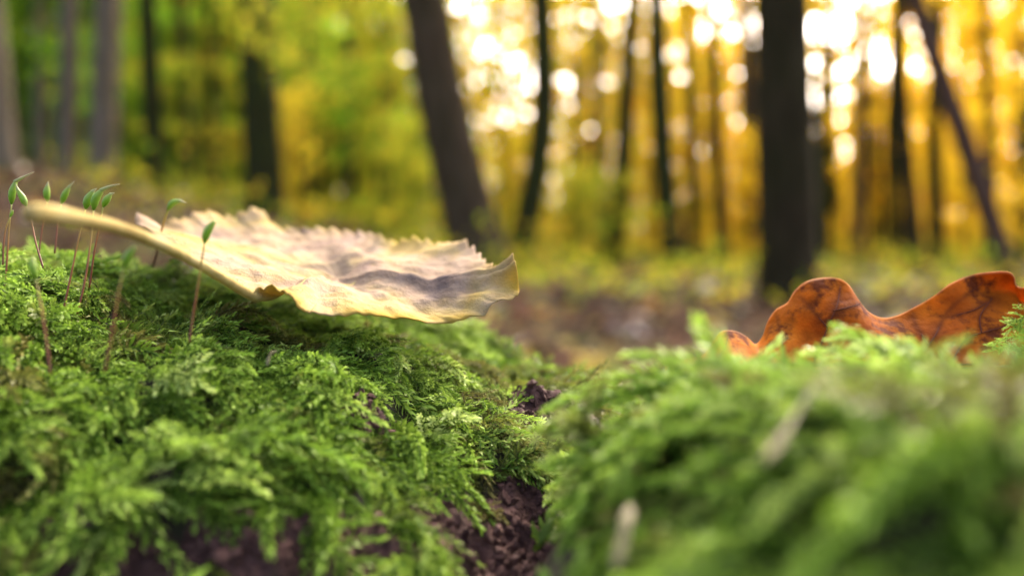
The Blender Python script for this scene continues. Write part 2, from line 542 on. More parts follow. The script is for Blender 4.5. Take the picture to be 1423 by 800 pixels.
sapling('olive bush at the foot of the thick leaning brown trunk', 575, 13, 1.8, 1.3, 'olive', 1700, 0.09, 0.15, name='shrub', cat='shrub')
sapling('yellow young tree between the leaning brown trunk and curved green trunk', 700, 19, 6.0, 1.7, 'yellow', 2200, 0.12, 0.4)
sapling('yellow young tree right beside the curved green trunk', 795, 16, 5.5, 1.7, 'yellow', 2400, 0.11, 0.4)
sapling('olive bush low right of the curved green trunk', 800, 13, 1.4, 1.4, 'olive', 1700, 0.09, 0.1, name='shrub', cat='shrub')
sapling('yellow young tree between the two slim olive trunks', 895, 18, 5.0, 1.6, 'yellow', 2200, 0.12, 0.3)
sapling('golden young tree left of the big black trunk', 975, 20, 5.0, 1.6, 'gold', 2200, 0.12, 0.3)
sapling('golden bush close to the left foot of the black trunk', 1030, 15, 2.2, 1.2, 'gold', 1600, 0.10, 0.15, name='shrub', cat='shrub')
sapling('golden young tree first right of the big black trunk', 1180, 18, 3.6, 1.7, 'gold', 2200, 0.11, 0.2)
sapling('golden young tree left of the leaning reddish trunk', 1250, 16, 3.4, 1.6, 'gold', 2400, 0.11, 0.2)
sapling('tall golden young tree behind the leaning reddish trunk', 1340, 15, 6.0, 1.9, 'gold', 3400, 0.11, 0.3)
sapling('bright golden tree at the photo right edge', 1420, 12.5, 6.0, 1.8, 'gold', 3400, 0.10, 0.3)

# ------------------------------------------------------------------ distant wood, one mass
def far_wood():
    Cs, Ts, Ss = [], [], []
    for i in range(290):
        px = (rng.uniform(-260, 1680) if i < 110 else rng.uniform(-260, 560)) if i < 230 else (rng.uniform(-260, 520) if i < 290 else rng.uniform(470, 1320))
        d = rng.uniform(24, 75) if i < 290 else rng.uniform(24, 44)
        sparse = i >= 290
        a = (px - 711.5) / FPX
        x, y = a * d, d
        gz = float(ground(x, y))
        if px < 500: H = rng.uniform(14, 26)
        elif px < 720: H = rng.uniform(8, 15)
        elif px < 920: H = rng.uniform(9, 18)
        elif px < 1060: H = rng.uniform(6, 12)
        elif px < 1260: H = rng.uniform(4.5, 7.5) * d / 50
        else: H = rng.uniform(10, 22)
        if sparse: H = rng.uniform(8, 17)
        if sparse and 1110 < px < 1260: H = rng.uniform(6, 9)
        if px < 330: pal = random.choice(['green', 'green', 'olive'])
        elif px < 620: pal = random.choice(['green', 'olive', 'olive', 'yellow'])
        elif px < 900: pal = random.choice(['olive', 'yellow', 'yellow', 'orange'])
        elif px < 1120: pal = random.choice(['olive', 'yellow', 'gold', 'orange'])
        else: pal = random.choice(['gold', 'gold', 'yellow', 'gold'])
        n = 240 if sparse else 900
        z = gz + H * rng.beta(1.3, 1.5, n)
        w = rng.uniform(1.2, 2.6)
        ang = rng.uniform(0, 2 * math.pi, n)
        rr = w * np.sqrt(rng.uniform(0, 1, n)) * (0.5 + 0.5 * np.sin(math.pi * np.clip((z - gz) / H, 0, 1)))
        C = np.stack([x + rr * np.cos(ang), y + rr * np.sin(ang), z], -1)
        # pull into clumps
        k = 60 if sparse else 26
        cen = C[rng.integers(0, n, k)]
        C = cen[rng.integers(0, k, n)] + rng.normal(size=(n, 3)) * np.array([0.55, 0.55, 0.32])
        Cs.append(C); Ts.append(tones(pal, n)); Ss.append(rng.uniform(0.7, 1.4, n) * (0.12 + 0.0040 * d))
    # evenly leaved young growth in front of it, thinnest over the clearing at right
    n = 68000
    q = rng.uniform(-240, 1660, n)
    d = rng.uniform(26, 46, n)
    x = (q - 711.5) / FPX * d
    z = 14.5 * rng.random(n)
    el = (z - CZ) / d * FPX                     # height above eye level
    lai = np.interp(q, [-240, 430, 520, 600, 720, 780, 900, 960, 1050, 1120, 1240, 1290, 1660], [3.6, 3.6, 3.4, 3.6, 3.7, 3.6, 3.4, 3.2, 3.2, 2.4, 2.4, 3.2, 3.2])
    low = np.clip((el - 150 + 40 * noise2(q * 0.012, d * 0.2, 81)) / 45, 0, 1)
    lmax = np.interp(q, [500, 800], [3.9, 3.6])
    lai = lmax + (lai - lmax) * low
    lai = lai * np.clip(0.95 + 0.3 * noise2(x * 0.55, z * 0.45, 82), 0.2, 1.4)
    keep = rng.random(n) < lai / 4.2
    q, d, x, z = q[keep], d[keep], x[keep], z[keep]
    n = len(q)
    T = np.zeros((n, 3))
    names = ['green', 'olive', 'yellow', 'gold', 'orange']
    f = q / 330 + 0.7 * noise2(x * 0.35, d * 0.35, 83) + rng.normal(scale=0.35, size=n)
    cls = np.where(f < 1.1, 0, np.where(f < 2.1, 1, np.where(f < 3.0, 2, 3)))
    cls = np.where((rng.random(n) < 0.10) & (q > 600), 4, cls)
    for k, nm in enumerate(names):
        T[cls == k] = tones(nm, int((cls == k).sum()))
    Cs.append(np.stack([x, d, z + ground(x, d)], -1)); Ts.append(T); Ss.append(rng.uniform(0.6, 1.35, n) * 0.46)
    C, T, S = np.concatenate(Cs), np.concatenate(Ts), np.concatenate(Ss)
    return leaf_cloud(C, S, T)
lv, lf, lt = far_wood()
o = link('distant_woodland', mesh_np('distant_woodland', lv, [lf], False, colors=lt), M_LEAF)
o['kind'] = 'stuff'
tag(o, 'blurred far woodland turning from green to gold behind all the trunks', 'woodland')

# ------------------------------------------------------------------ leaf litter and undergrowth
def litter():
    n = 14000
    y = 0.9 + 21 * rng.power(1.2, n) ** 1.3
    x = rng.uniform(-1, 1, n) * (1.0 + y * 0.75)
    z = ground(x, y) + rng.uniform(0.0, 0.03, n)
    C = np.stack([x, y, z], -1)
    pal = np.array([(0.20, 0.10, 0.055), (0.30, 0.16, 0.085), (0.12, 0.06, 0.038), (0.38, 0.23, 0.13), (0.45, 0.34, 0.10), (0.28, 0.11, 0.07), (0.50, 0.42, 0.34)])
    t = pal[rng.choice(len(pal), n, p=[.24, .18, .25, .08, .07, .10, .08])] * rng.uniform(.35, .95, (n, 1))
    sz = rng.uniform(0.05, 0.13, n)
    k = rng.random(n) < 0.06
    t[k] = np.array([(0.62, 0.46, 0.10), (0.60, 0.34, 0.10), (0.62, 0.54, 0.44), (0.30, 0.34, 0.08)])[rng.integers(0, 4, k.sum())]
    sz[k] = rng.uniform(0.10, 0.19, k.sum())
    return leaf_cloud(C, sz, t, flat=0.8)
lv, lf, lt = litter()
o = link('leaf_litter', mesh_np('leaf_litter', lv, [lf], False, colors=lt), M_LITTER)
o['kind'] = 'stuff'
tag(o, 'brown and pinkish fallen leaves scattered over the forest floor', 'leaves')

for lab_, pts_, r_ in (('thick blurred dead branch lying on the litter between curved trunk and black trunk', [(770, 448, 5.2), (850, 436, 5.6), (930, 428, 6.0), (985, 415, 6.6)], 0.035),
                       ('thin dead branch lying on the litter before the black trunk', [(900, 480, 3.9), (960, 462, 4.3), (1040, 455, 4.6)], 0.02),
                       ('short dark dead branch on the litter right of the yellow leaf tip', [(740, 505, 3.2), (790, 490, 3.5), (850, 488, 3.6)], 0.022)):
    P_ = np.array([at(*p)[:] for p in pts_])
    P_[:, 2] = ground(P_[:, 0], P_[:, 1]) + r_ * 1.3
    q_ = spline(P_, 16)
    q_[:, 2] += 0.4 * r_ * np.sin(np.arange(16) * 1.7)
    o0 = q_[0].copy()
    rt = link('fallen_branch', None)
    rt.location = o0
    v, q, t = tube(q_ - o0, np.linspace(r_, r_ * 0.45, 16), 9)
    link('stem', mesh_np('stem', v, [q, t]), M_BARK_BROWN, rt)
    for k in (5, 9, 12):
        tw = spline([q_[k], q_[k] + np.array([0.12, 0.10, 0.09]), q_[k] + np.array([0.26, 0.16 * (-1) ** k, 0.13])], 6)
        v, q, t = tube(tw - o0, np.linspace(r_ * 0.4, r_ * 0.1, 6), 6)
        link('twig', mesh_np('twig', v, [q, t]), M_BARK_BROWN, rt)
    tag(rt, lab_, 'branch', 'dead branches on the forest floor')

def undergrowth():
    Cs = []
    for i in range(200):
        y = rng.uniform(5.5, 20)
        x = rng.uniform(-0.1, 0.75) * y if i % 3 else rng.uniform(-0.5, 0.0) * y
        gz = float(ground(x, y))
        n = 40
        Cs.append(np.array([x, y, gz + 0.12]) + rng.normal(size=(n, 3)) * np.array([0.3, 0.3, rng.uniform(0.05, 0.2)]))
    C = np.concatenate(Cs)
    return leaf_cloud(C, rng.uniform(0.04, 0.09, len(C)), tones('olive', len(C)), flat=0.3)
lv, lf, lt = undergrowth()
o = link('undergrowth', mesh_np('undergrowth', lv, [lf], False, colors=lt), M_LEAF)
o['kind'] = 'stuff'
tag(o, 'low olive green herbs growing between the tree feet', 'undergrowth')

# ------------------------------------------------------------------ the log (heights are relative to the camera)
def smax(a, b, k=0.003):
    h = np.clip(0.5 + 0.5 * (a - b) / k, 0, 1)
    return b * (1 - h) + a * h + k * h * (1 - h)

def log_raw(x, y):
    zc = np.interp(x, [-0.8, -0.5, -0.3, -0.15, -0.096, -0.06, -0.023, 0.0, 0.02, 0.05, 0.10, 0.2, 0.5, 0.8],
                   [-0.46, -0.05, -0.015, -0.006, -0.0070, -0.0098, -0.0172, -0.0265, -0.0350, -0.050, -0.062, -0.078, -0.14, -0.47])
    pf = np.interp(y, [-0.35, -0.2, 0.0, 0.06, 0.08, 0.09, 0.107, 0.125, 0.15, 0.175, 0.20, 0.22, 0.25, 0.30, 0.40, 0.55],
                   [-0.5, -0.24, -0.11, -0.042, -0.0215, -0.0130, -0.0058, -0.0018, 0.0, -0.0010, -0.0030, -0.0055, -0.013, -0.042, -0.14, -0.5])
    L = zc + pf
    HS = 0.88
    x0, y0, x, y = x, y, x / HS, y / HS
    dx = np.where(x < 0.036, (0.036 - x) / np.interp(y, [0.045, 0.065, 0.085], [0.0120, 0.0170, 0.0260]), (x - 0.036) / 0.065)
    xt = 0.0106 * np.minimum(dx ** 2, 3.0 * dx)
    yt = np.interp(y, [-0.3, -0.1, 0.0, 0.02, 0.045, 0.065, 0.085, 0.10, 0.118, 0.15, 0.2, 0.3, 0.5],
                   [-0.4, -0.12, -0.03, -0.014, -0.0045, -0.0012, 0.0, -0.0035, -0.0100, -0.016, -0.03, -0.08, -0.4])
    Rm = (-0.0185 - xt + yt + 0.0012 * np.exp(-((x - 0.036) / 0.010) ** 2 - ((y - 0.083) / 0.012) ** 2) + 0.0017 * noise2(x * 105, y * 105, 91)) * HS
    R2 = -0.0215 - 0.012 * (((x0 - 0.058) / 0.034) ** 2 + ((y0 - 0.126) / 0.03) ** 2) + 0.0065 * np.exp(-((x0 - 0.080) / 0.015) ** 2 - ((y0 - 0.126) / 0.016) ** 2)
    R2 = np.maximum(R2, -0.5)
    return smax(smax(L, Rm, 0.004), R2, 0.003)

def unproject(px, py):
    d = np.linspace(0.035, 0.3, 800)
    a, b = (px - 711.5) / FPX, (400 - py) / FPX
    vy = math.cos(PITCH) + b * math.sin(PITCH); vz = -math.sin(PITCH) + b * math.cos(PITCH)
    x, z = a / vy * d, vz / vy * d
    hit = np.nonzero(z < log_raw(x, d))[0]
    i = hit[0] if len(hit) else 500
    return x[i], d[i]

# bare wood patches, photo pixel centre + radius in mm
BARE = [(786, 616, 5.0, 9), (738, 596, 2.6, 6), (812, 632, 4.0, 9), (512, 610, 2.2, 1.6), (690, 764, 6.5, 5.5), (738, 770, 4, 4.5), (640, 785, 5.0, 4), (505, 796, 3.5, 2.4), (425, 794, 3, 2), (300, 765, 2.2, 1.8), (335, 798, 4, 2.4),
        (200, 795, 4, 2), (80, 800, 3, 2), (740, 700, 3, 4), (655, 545, 1.6, 1.4), (690, 525, 1.2, 1.2), (960, 700, 1.0, 1.0), (1130, 720, 1.3, 1.0), (1215, 680, 1.0, 0.9)]
BAREW = [(*unproject(px, py), rx / 1000, ry / 1000) for px, py, rx, ry in BARE]
def bare(x, y, grow=0.0):
    """1 on bare wood, 0 under moss"""
    m = np.zeros(np.broadcast(x, y).shape)
    for bx, by, rx, ry in BAREW:
        w = 0.22 * noise2(x * 600, y * 600, 21) + 0.2 * noise2(x * 250, y * 250, 22)
        q = np.sqrt(((x - bx) / rx) ** 2 + ((y - by) / ry) ** 2) + w
        m = np.maximum(m, np.clip((1.15 + grow - q) / 0.3, 0, 1))
    back = np.clip((y - 0.182 - 0.006 * noise2(x * 80, y * 80, 23)) / 0.01, 0, 1)
    return np.maximum(m, back)

def log_z(x, y, fine=True):
    z = log_raw(x, y)
    for k, (bx, by, rx, ry) in enumerate(BAREW[:4]):
        z = z + (0.0024 if k < 3 else 0.0016) * np.exp(-((x - bx) / (rx * 1.2)) ** 2 - ((y - by - ry * 0.2) / (ry * 1.1)) ** 2)
    z = z + 0.0014 * noise2(x * 40, y * 40, 4) + 0.0024 * noise2(x * 95, y * 95, 1) + 0.0015 * noise2(x * 210, y * 210, 2)
    if fine:
        b = bare(x, y, 0.7)
        z = z + 0.0005 * (1 - b) * fbm(x * 500, y * 500, 12, 3) + b * (0.0011 * fbm(x * 420, y * 420, 8, 4) + 0.0008 * np.abs(noise2(x * 700 + 3, y * 240, 9)))
    return z

fx = np.concatenate([np.linspace(-0.8, -0.17, 46)[:-1], np.linspace(-0.17, -0.075, 70)[:-1], np.linspace(-0.075, 0.035, 200)[:-1], np.linspace(0.035, 0.12, 80)[:-1], np.linspace(0.12, 0.8, 50)])
fy = np.concatenate([np.linspace(-0.35, 0.03, 30)[:-1], np.linspace(0.03, 0.155, 200)[:-1], np.linspace(0.155, 0.26, 90)[:-1], np.linspace(0.26, 0.55, 30)])
FX, FY = np.meshgrid(fx, fy)
FZ = log_z(FX, FY) + CZ
BM = 1 - bare(FX, FY, 0.6)
log = link('fallen_log', None)
log.location = (0, 0.15, 0)
tag(log, 'rotting fallen log with two humps overgrown by bright green feathery moss', 'log')
lo = np.array([0, 0.15, 0])
wood = link('wood', mesh_np('wood', np.stack([FX, FY, FZ], -1).reshape(-1, 3) - lo, [grid_quads(len(fx), len(fy))], attrs={'mossy': BM.ravel()}), M_WOOD, log)
wood['label'] = 'dark reddish brown crumbling wood'

# crumbs of rotten wood on the bare patches
def icos():
    import bmesh
    bm = bmesh.new()
    bmesh.ops.create_icosphere(bm, subdivisions=1, radius=1)
    V = np.array([v.co[:] for v in bm.verts]); F = np.array([[v.index for v in f.verts] for f in bm.faces])
    bm.free()
    return V, F
IV, IF = icos()
def crumbs(n=4600):
    V, F, off = [], [], 0
    done = 0
    while done < n:
        bx, by, rx, ry = BAREW[rng.integers(len(BAREW))]
        x, y = bx + rng.normal() * rx * .95, by + rng.normal() * ry * .95
        if bare(np.array(x), np.array(y), 0.7) < 0.5:
            done += 0.2
            continue
        s = 0.00020 * (1 + 3.4 * rng.power(0.30) ** 1.6)
        v = IV * (1 + rng.normal(size=(len(IV), 1)) * 0.25) * np.array([1.25, 0.85, 0.7]) * s
        a = Euler(tuple(rng.uniform(0, 6.28, 3))).to_matrix()
        v = v @ np.array(a).T
        V.append(v + np.array([x, y, float(log_z(np.array(x), np.array(y))) + CZ + s * 0.3]) - lo)
        F.append(IF + off); off += len(IV)
        done += 1
    return np.concatenate(V), np.concatenate(F)
cv, cf = crumbs()
cr = link('wood_crumbs', mesh_np('wood_crumbs', cv, [cf], False, attrs={'mossy': np.zeros(len(cv))}), M_WOOD, log)
cr['kind'] = 'stuff'

# ------------------------------------------------------------------ moss shoots
def shoot_mesh(name, seed, kind):
    rg = np.random.default_rng(seed)
    V, F, tip = [], [], []
    cnt = [0]
    def leaf(p, ax, out, ln, w, spread, t):
        ax = ax / np.linalg.norm(ax)
        out = out - ax * np.dot(out, ax); out /= np.linalg.norm(out) + 1e-9
        d = ax * math.cos(spread) + out * math.sin(spread)
        s = np.cross(d, out); s /= np.linalg.norm(s) + 1e-9
        nn = np.cross(s, d)
        if np.dot(nn, ax) < 0: nn = -nn
        c1 = p + d * ln * 0.38
        c2 = p + d * ln * 0.74 + nn * ln * 0.05
        e = p + d * ln * 0.97 + nn * ln * rg.uniform(0.18, 0.46) + rg.normal(size=3) * ln * 0.05
        vs = [p, c1 + s * w - nn * 0 + nn * w * .35, c1 - s * w + nn * w * .35, c2 + s * w * 0.55 + nn * w * .2, c2 - s * w * 0.55 + nn * w * .2, e]
        b = cnt[0]
        V.extend(vs)
        F.extend([(b, b + 1, b + 2), (b + 1, b + 3, b + 2), (b + 2, b + 3, b + 4), (b + 3, b + 5, b + 4)])
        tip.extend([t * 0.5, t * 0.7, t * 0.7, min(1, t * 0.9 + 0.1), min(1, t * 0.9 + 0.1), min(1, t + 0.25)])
        cnt[0] += 6
    def axis(P, n, l0, l1, w, flat, t0, t1):
        P = spline(P, 24)
        up = np.array([0, 0, 1.0])
        for i in range(n):
            f = (i + 0.5) / n
            k = min(int(f * 23), 22)
            p = P[k] + (P[k + 1] - P[k]) * (f * 23 - k)
            ax = P[k + 1] - P[k]; ax /= np.linalg.norm(ax)
            side = np.cross(ax, up); side /= np.linalg.norm(side) + 1e-9
            u2 = np.cross(side, ax)
            phi = i * 2.399 + rg.normal() * 0.25
            out = side * math.cos(phi) + u2 * math.sin(phi) * flat
            ln = (l0 + (l1 - l0) * f) * rg.uniform(0.8, 1.2)
            sp = R(62 - 38 * f ** 3) * rg.uniform(0.75, 1.2)
            leaf(p, ax, out, ln, w * ln, sp, t0 + (t1 - t0) * f)
        # stem
        v, q, tr = tube(P[::4], np.linspace(0.011, 0.005, len(P[::4])), 4, False)
        b = cnt[0]
        V.extend(list(v)); cnt[0] += len(v)
        tip.extend([0.0] * len(v))
        for a in q:
            F.append((b + a[0], b + a[1], b + a[2])); F.append((b + a[0], b + a[2], b + a[3]))
    bend = rg.normal() * 0.10
    arch = rg.uniform(0.03, 0.13)
    nod = rg.uniform(0.0, 0.22)
    main = [np.array([bend * math.sin(t * 3), t, arch * math.sin(math.pi * t) - nod * t * t]) for t in (0, .25, .5, .75, 1)]
    if kind == 'plain':
        axis(main, 84, 0.135, 0.09, 0.15, 0.8, 0.1, 1.0)
    elif kind == 'tuft':
        axis(main, 56, 0.19, 0.14, 0.12, 0.95, 0.15, 1.0)
    else:
        axis(main, 64, 0.115, 0.095, 0.15, 0.7, 0.15, 1.0)
        P = spline(main, 24)
        nb = rg.integers(7, 11)
        for j in range(nb):
            f = 0.12 + 0.72 * j / nb
            k = int(f * 23)
            sd = 1 if j % 2 else -1
            ln = (0.40 * (1 - f) + 0.14) * rg.uniform(0.7, 1.2)
            an = R(rg.uniform(38, 60))
            dv = np.array([sd * math.sin(an), math.cos(an), rg.uniform(-0.1, 0.28)])
            q = [P[k], P[k] + dv * ln * 0.5 + [0, 0, 0.02], P[k] + dv * ln + [0, 0.03 * ln, -0.06 * ln]]
            axis(q, int(12 + ln * 42), 0.095, 0.07, 0.15, 0.75, 0.2 + f * 0.3, 0.75 + 0.25 * rg.random())
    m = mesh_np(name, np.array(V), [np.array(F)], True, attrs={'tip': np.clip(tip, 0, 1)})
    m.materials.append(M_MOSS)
    return m
KINDS = ['plain', 'feather', 'tuft', 'feather', 'plain', 'feather', 'tuft', 'feather']
SHOOTS = [shoot_mesh('moss_shoot', 100 + i, k) for i, k in enumerate(KINDS)]
src = bpy.data.collections.new('moss_sources')      # only feeds the moss carpet, not linked to the scene
for i, m in enumerate(SHOOTS):
    src.objects.link(bpy.data.objects.new('moss_source_%d' % i, m))

def leaf_cover(x, y):
    """1 under the lying yellow leaf"""
    return (np.clip(1 - np.abs((x + 0.035) / 0.034) ** 4, 0, 1) * np.clip(1 - np.abs((y - 0.145) / 0.027) ** 4, 0, 1)) > 0.2

def scatter(n, xr, yr, smin, smax_):
    x = rng.uniform(*xr, n); y = rng.uniform(*yr, n)
    b = bare(x, y)
    keep = rng.random(n) > b * 1.3
    # patchiness
    keep &= rng.random(n) < np.clip(0.78 + 0.5 * noise2(x * 130, y * 130, 31), 0.25, 1)
    keep &= ~((x > 0.028) & (x < 0.075) & (y > 0.108) & (y < 0.150))       # the oak leaf lies here
    return x[keep], y[keep], rng.uniform(smin, smax_, keep.sum())
parts = [scatter(7400, (-0.14, 0.035), (0.068, 0.185), 0.0055, 0.0145),
         scatter(1500, (0.0, 0.12), (0.030, 0.155), 0.0120, 0.0215),
         scatter(3000, (-0.40, 0.45), (-0.03, 0.185), 0.010, 0.016)]
MX, MY, MS = (np.concatenate([p[i] for p in parts]) for i in range(3))
# the hollow between the humps is bare
hol = (MX < 0.0068 + (MY - 0.073) * 0.2) & (MX > -0.004) & (MY < 0.098)
MX, MY, MS = MX[~hol], MY[~hol], MS[~hol]
# keep the lens clear
ok = ~((np.hypot(MX, MY) < 0.037))
MX, MY, MS = MX[ok], MY[ok], MS[ok]
e = 0.0006
MZ = log_z(MX, MY, False)
NXv = -(log_z(MX + e, MY, False) - log_z(MX - e, MY, False)) / (2 * e)
NYv = -(log_z(MX, MY + e, False) - log_z(MX, MY - e, False)) / (2 * e)
NR = np.stack([NXv, NYv, np.ones_like(MX)], -1)
NR /= np.linalg.norm(NR, axis=1)[:, None]
# growth direction: down slope, to the right and a little towards the viewer, swirling
swirl = 1.2 * noise2(MX * 45, MY * 45, 41) + 0.9 * noise2(MX * 150, MY * 150, 42) + rng.normal(scale=0.45, size=len(MX))
ang0 = np.where(MX > 0.012 + (MY - 0.08) * 0.3, R(-115), R(-35)) + swirl
DR = np.stack([np.cos(ang0), np.sin(ang0), np.zeros_like(MX)], -1)
DR[:, :2] += 0.5 * NR[:, :2] / (np.linalg.norm(NR[:, :2], axis=1)[:, None] + 0.2)
DR -= NR * np.sum(DR * NR, axis=1)[:, None]
DR /= np.linalg.norm(DR, axis=1)[:, None]
lift = np.clip(rng.normal(R(7), R(9), len(MX)), R(-8), R(48))
nearhump = MX > 0.012 + (MY - 0.08) * 0.3
lift = np.where(nearhump, np.clip(lift * 1.6, R(-5), R(50)), lift)
cover = leaf_cover(MX, MY)
lift = np.where(cover, R(4), lift)
MS = np.where(cover, MS * 0.75, MS)
# shoots that would hang over the bare wood are mostly missing
tipb = np.maximum(bare(MX + DR[:, 0] * MS * 0.6, MY + DR[:, 1] * MS * 0.6), bare(MX + DR[:, 0] * MS * 0.25, MY + DR[:, 1] * MS * 0.25))
tipb = np.maximum(tipb, 0.8 * bare(MX, MY + 0.004))
MS = np.where((tipb > 0.4) & (rng.random(len(MX)) < 0.86), MS * 0.02, MS)
for bx, by, rx, ry in BAREW[:3]:
    inp = (np.abs(MX - bx) < rx * 1.25) & (MY - by > -0.015) & (MY - by < ry * 0.9)
    MS = np.where(inp & (rng.random(len(MX)) < 0.8), MS * 0.02, np.where(inp, MS * 0.5, MS))
    lift = np.where(inp, R(2), lift)
ax_y = DR * np.cos(lift)[:, None] + NR * np.sin(lift)[:, None]
ax_z = NR * np.cos(lift)[:, None] - DR * np.sin(lift)[:, None]
roll = rng.normal(scale=0.35, size=len(MX))
ax_x = np.cross(ax_y, ax_z)
ax_x2 = ax_x * np.cos(roll)[:, None] + ax_z * np.sin(roll)[:, None]
ax_z2 = np.cross(ax_x2, ax_y)
MS = np.where(~nearhump & (MY < 0.090), MS * 1.15, MS)
h0 = rng.uniform(-0.0006, 0.0016, len(MX))
POS = np.stack([MX, MY, MZ + CZ], -1) + NR * h0[:, None] - ax_y * (MS * 0.25)[:, None]
VAR = rng.integers(0, len(SHOOTS), len(MX))
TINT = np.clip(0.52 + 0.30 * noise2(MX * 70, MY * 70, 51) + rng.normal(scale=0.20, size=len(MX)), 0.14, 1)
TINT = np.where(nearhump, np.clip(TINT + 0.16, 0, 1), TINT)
olive = (noise2(MX * 55 + 9, MY * 55, 52) + rng.normal(scale=0.25, size=len(MX))) > 0.62
TINT = np.where(olive, rng.uniform(0.04, 0.16, len(MX)), TINT)
EUL = np.array([Matrix((ax_x2[i], ax_y[i], ax_z2[i])).transposed().to_euler()[:] for i in range(len(MX))])

# the shoots that show largest in the picture are parts of their own, the rest one carpet
ppx, ppy, pf = proj(POS)
infr = (ppx > 0) & (ppx < 1423) & (ppy > 300) & (ppy < 800)
mm_ = MS / pf * np.where(h0 > 0.0004, 1.0, 0.6) * infr
single = np.zeros(len(MX), bool)
single[np.argsort(-mm_)[:296]] = True
for i in np.nonzero(single)[0]:
    o = link('moss_shoot', SHOOTS[VAR[i]], None, log)
    o.location = POS[i] - lo
    o.rotation_euler = EUL[i]
    o.scale = (MS[i],) * 3
    o['tint'] = float(TINT[i])

# a few crisp shoots at the right edge, beside the oak leaf
for px_, py_, d_, vx, vz, sz, vr in ((1452, 428, .112, -1, -.30, .0060, 1), (1462, 452, .111, -1, -.12, .0066, 3), (1425, 492, .113, -1, .10, .0060, 5), (1440, 476, .1125, -1, .15, .006, 2)):
    yv = Vector((vx, -0.15, vz)).normalized()
    xv = yv.cross(Vector((0, -0.5, 1))).normalized()
    o = link('moss_shoot', SHOOTS[vr], None, log)
    o.location = at(px_, py_, d_) - Vector(lo)
    o.rotation_euler = Matrix((xv, yv, xv.cross(yv))).transposed().to_euler()
    o.scale = (sz,) * 3
    o['tint'] = 0.8
rest = ~single
pm = bpy.data.meshes.new('moss_carpet')
pm.vertices.add(int(rest.sum()))
pm.vertices.foreach_set('co', (POS[rest] - lo).astype(np.float32).ravel())
for nm, typ, arr in (('rot', 'FLOAT_VECTOR', EUL), ('size', 'FLOAT', MS), ('tint', 'FLOAT', TINT), ('variant', 'INT', VAR)):
    aa = pm.attributes.new(nm, typ, 'POINT')
    aa.data.foreach_set('vector' if typ == 'FLOAT_VECTOR' else 'value', np.ascontiguousarray(arr[rest], np.int32 if typ == 'INT' else np.float32).ravel())
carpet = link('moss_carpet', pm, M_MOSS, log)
carpet['kind'] = 'stuff'
carpet['label'] = 'dense carpet of feathery green moss shoots'
ng = bpy.data.node_groups.new('moss_carpet', 'GeometryNodeTree')
ng.interface.new_socket('Geometry', in_out='INPUT', socket_type='NodeSocketGeometry')
ng.interface.new_socket('Geometry', in_out='OUTPUT', socket_type='NodeSocketGeometry')
gi, go = ng.nodes.new('NodeGroupInput'), ng.nodes.new('NodeGroupOutput')
ci = ng.nodes.new('GeometryNodeCollectionInfo')
ci.inputs['Collection'].default_value = src
ci.inputs['Separate Children'].default_value = True
ci.inputs['Reset Children'].default_value = True
iop = ng.nodes.new('GeometryNodeInstanceOnPoints')
iop.inputs['Pick Instance'].default_value = True
def named(n, t):
    a = ng.nodes.new('GeometryNodeInputNamedAttribute')
    a.data_type = t
    a.inputs['Name'].default_value = n
    return a.outputs['Attribute']
e2r = ng.nodes.new('FunctionNodeEulerToRotation')
L_ = ng.links.new
L_(gi.outputs[0], iop.inputs['Points'])
L_(ci.outputs[0], iop.inputs['Instance'])
L_(named('variant', 'INT'), iop.inputs['Instance Index'])
L_(named('rot', 'FLOAT_VECTOR'), e2r.inputs[0])
L_(e2r.outputs[0], iop.inputs['Rotation'])
L_(named('size', 'FLOAT'), iop.inputs['Scale'])
L_(iop.outputs[0], go.inputs[0])
md = carpet.modifiers.new('moss', 'NODES')
md.node_group = ng

# ------------------------------------------------------------------ the yellow leaf
def yellow_leaf_mat():
    m, nt, out = new_mat('yellow_leaf')
    n1 = tex_noise(nt, 60, 4, 0.6)
    n2 = tex_noise(nt, 260, 5, 0.65)
    n3 = tex_noise(nt, 100, 3, 0.55, mapping=(0.7, 1.0, 1))
    c = ramp(nt, n1, [(0.32, (0.74, 0.55, 0.12)), (0.44, (0.76, 0.58, 0.25)), (0.54, (0.70, 0.52, 0.34)), (0.68, (0.54, 0.38, 0.29))])
    sp = ramp(nt, n3, [(0.56, (0, 0, 0)), (0.66, (0.75, 0.75, 0.75))])
    c = mixc(nt, sp, c, (0.20, 0.155, 0.15))
    fine = ramp(nt, n2, [(0.30, (0.78, 0.72, 0.66)), (0.6, (1, 1, 1))])
    c = mixc(nt, 1.0, c, fine, 'MULTIPLY')
    rim = N(nt, 'ShaderNodeAttribute', attribute_name='rim')
    c = mixc(nt, rim.outputs['Fac'], c, (0.66, 0.44, 0.06))
    leafy(nt, out, c, trans=0.35, rough=0.75, spec=0.05, bump=bumped(nt, n2, 0.0009, 0.8), alb=0.57)
    return m
M_YLEAF = yellow_leaf_mat()
def petiole_mat():
    m, nt, out = new_mat('petiole')
    n1 = tex_noise(nt, 200, 3, 0.5)
    c = ramp(nt, n1, [(0.3, (0.52, 0.38, 0.13)), (0.5, (0.70, 0.54, 0.20)), (0.7, (0.78, 0.64, 0.30))])
    leafy(nt, out, c, trans=0.2, rough=0.8, spec=0.04, alb=0.56, bump=bumped(nt, tex_noise(nt, 700, 3, 0.6), 0.0004, 0.7))
    return m
M_PET = petiole_mat()

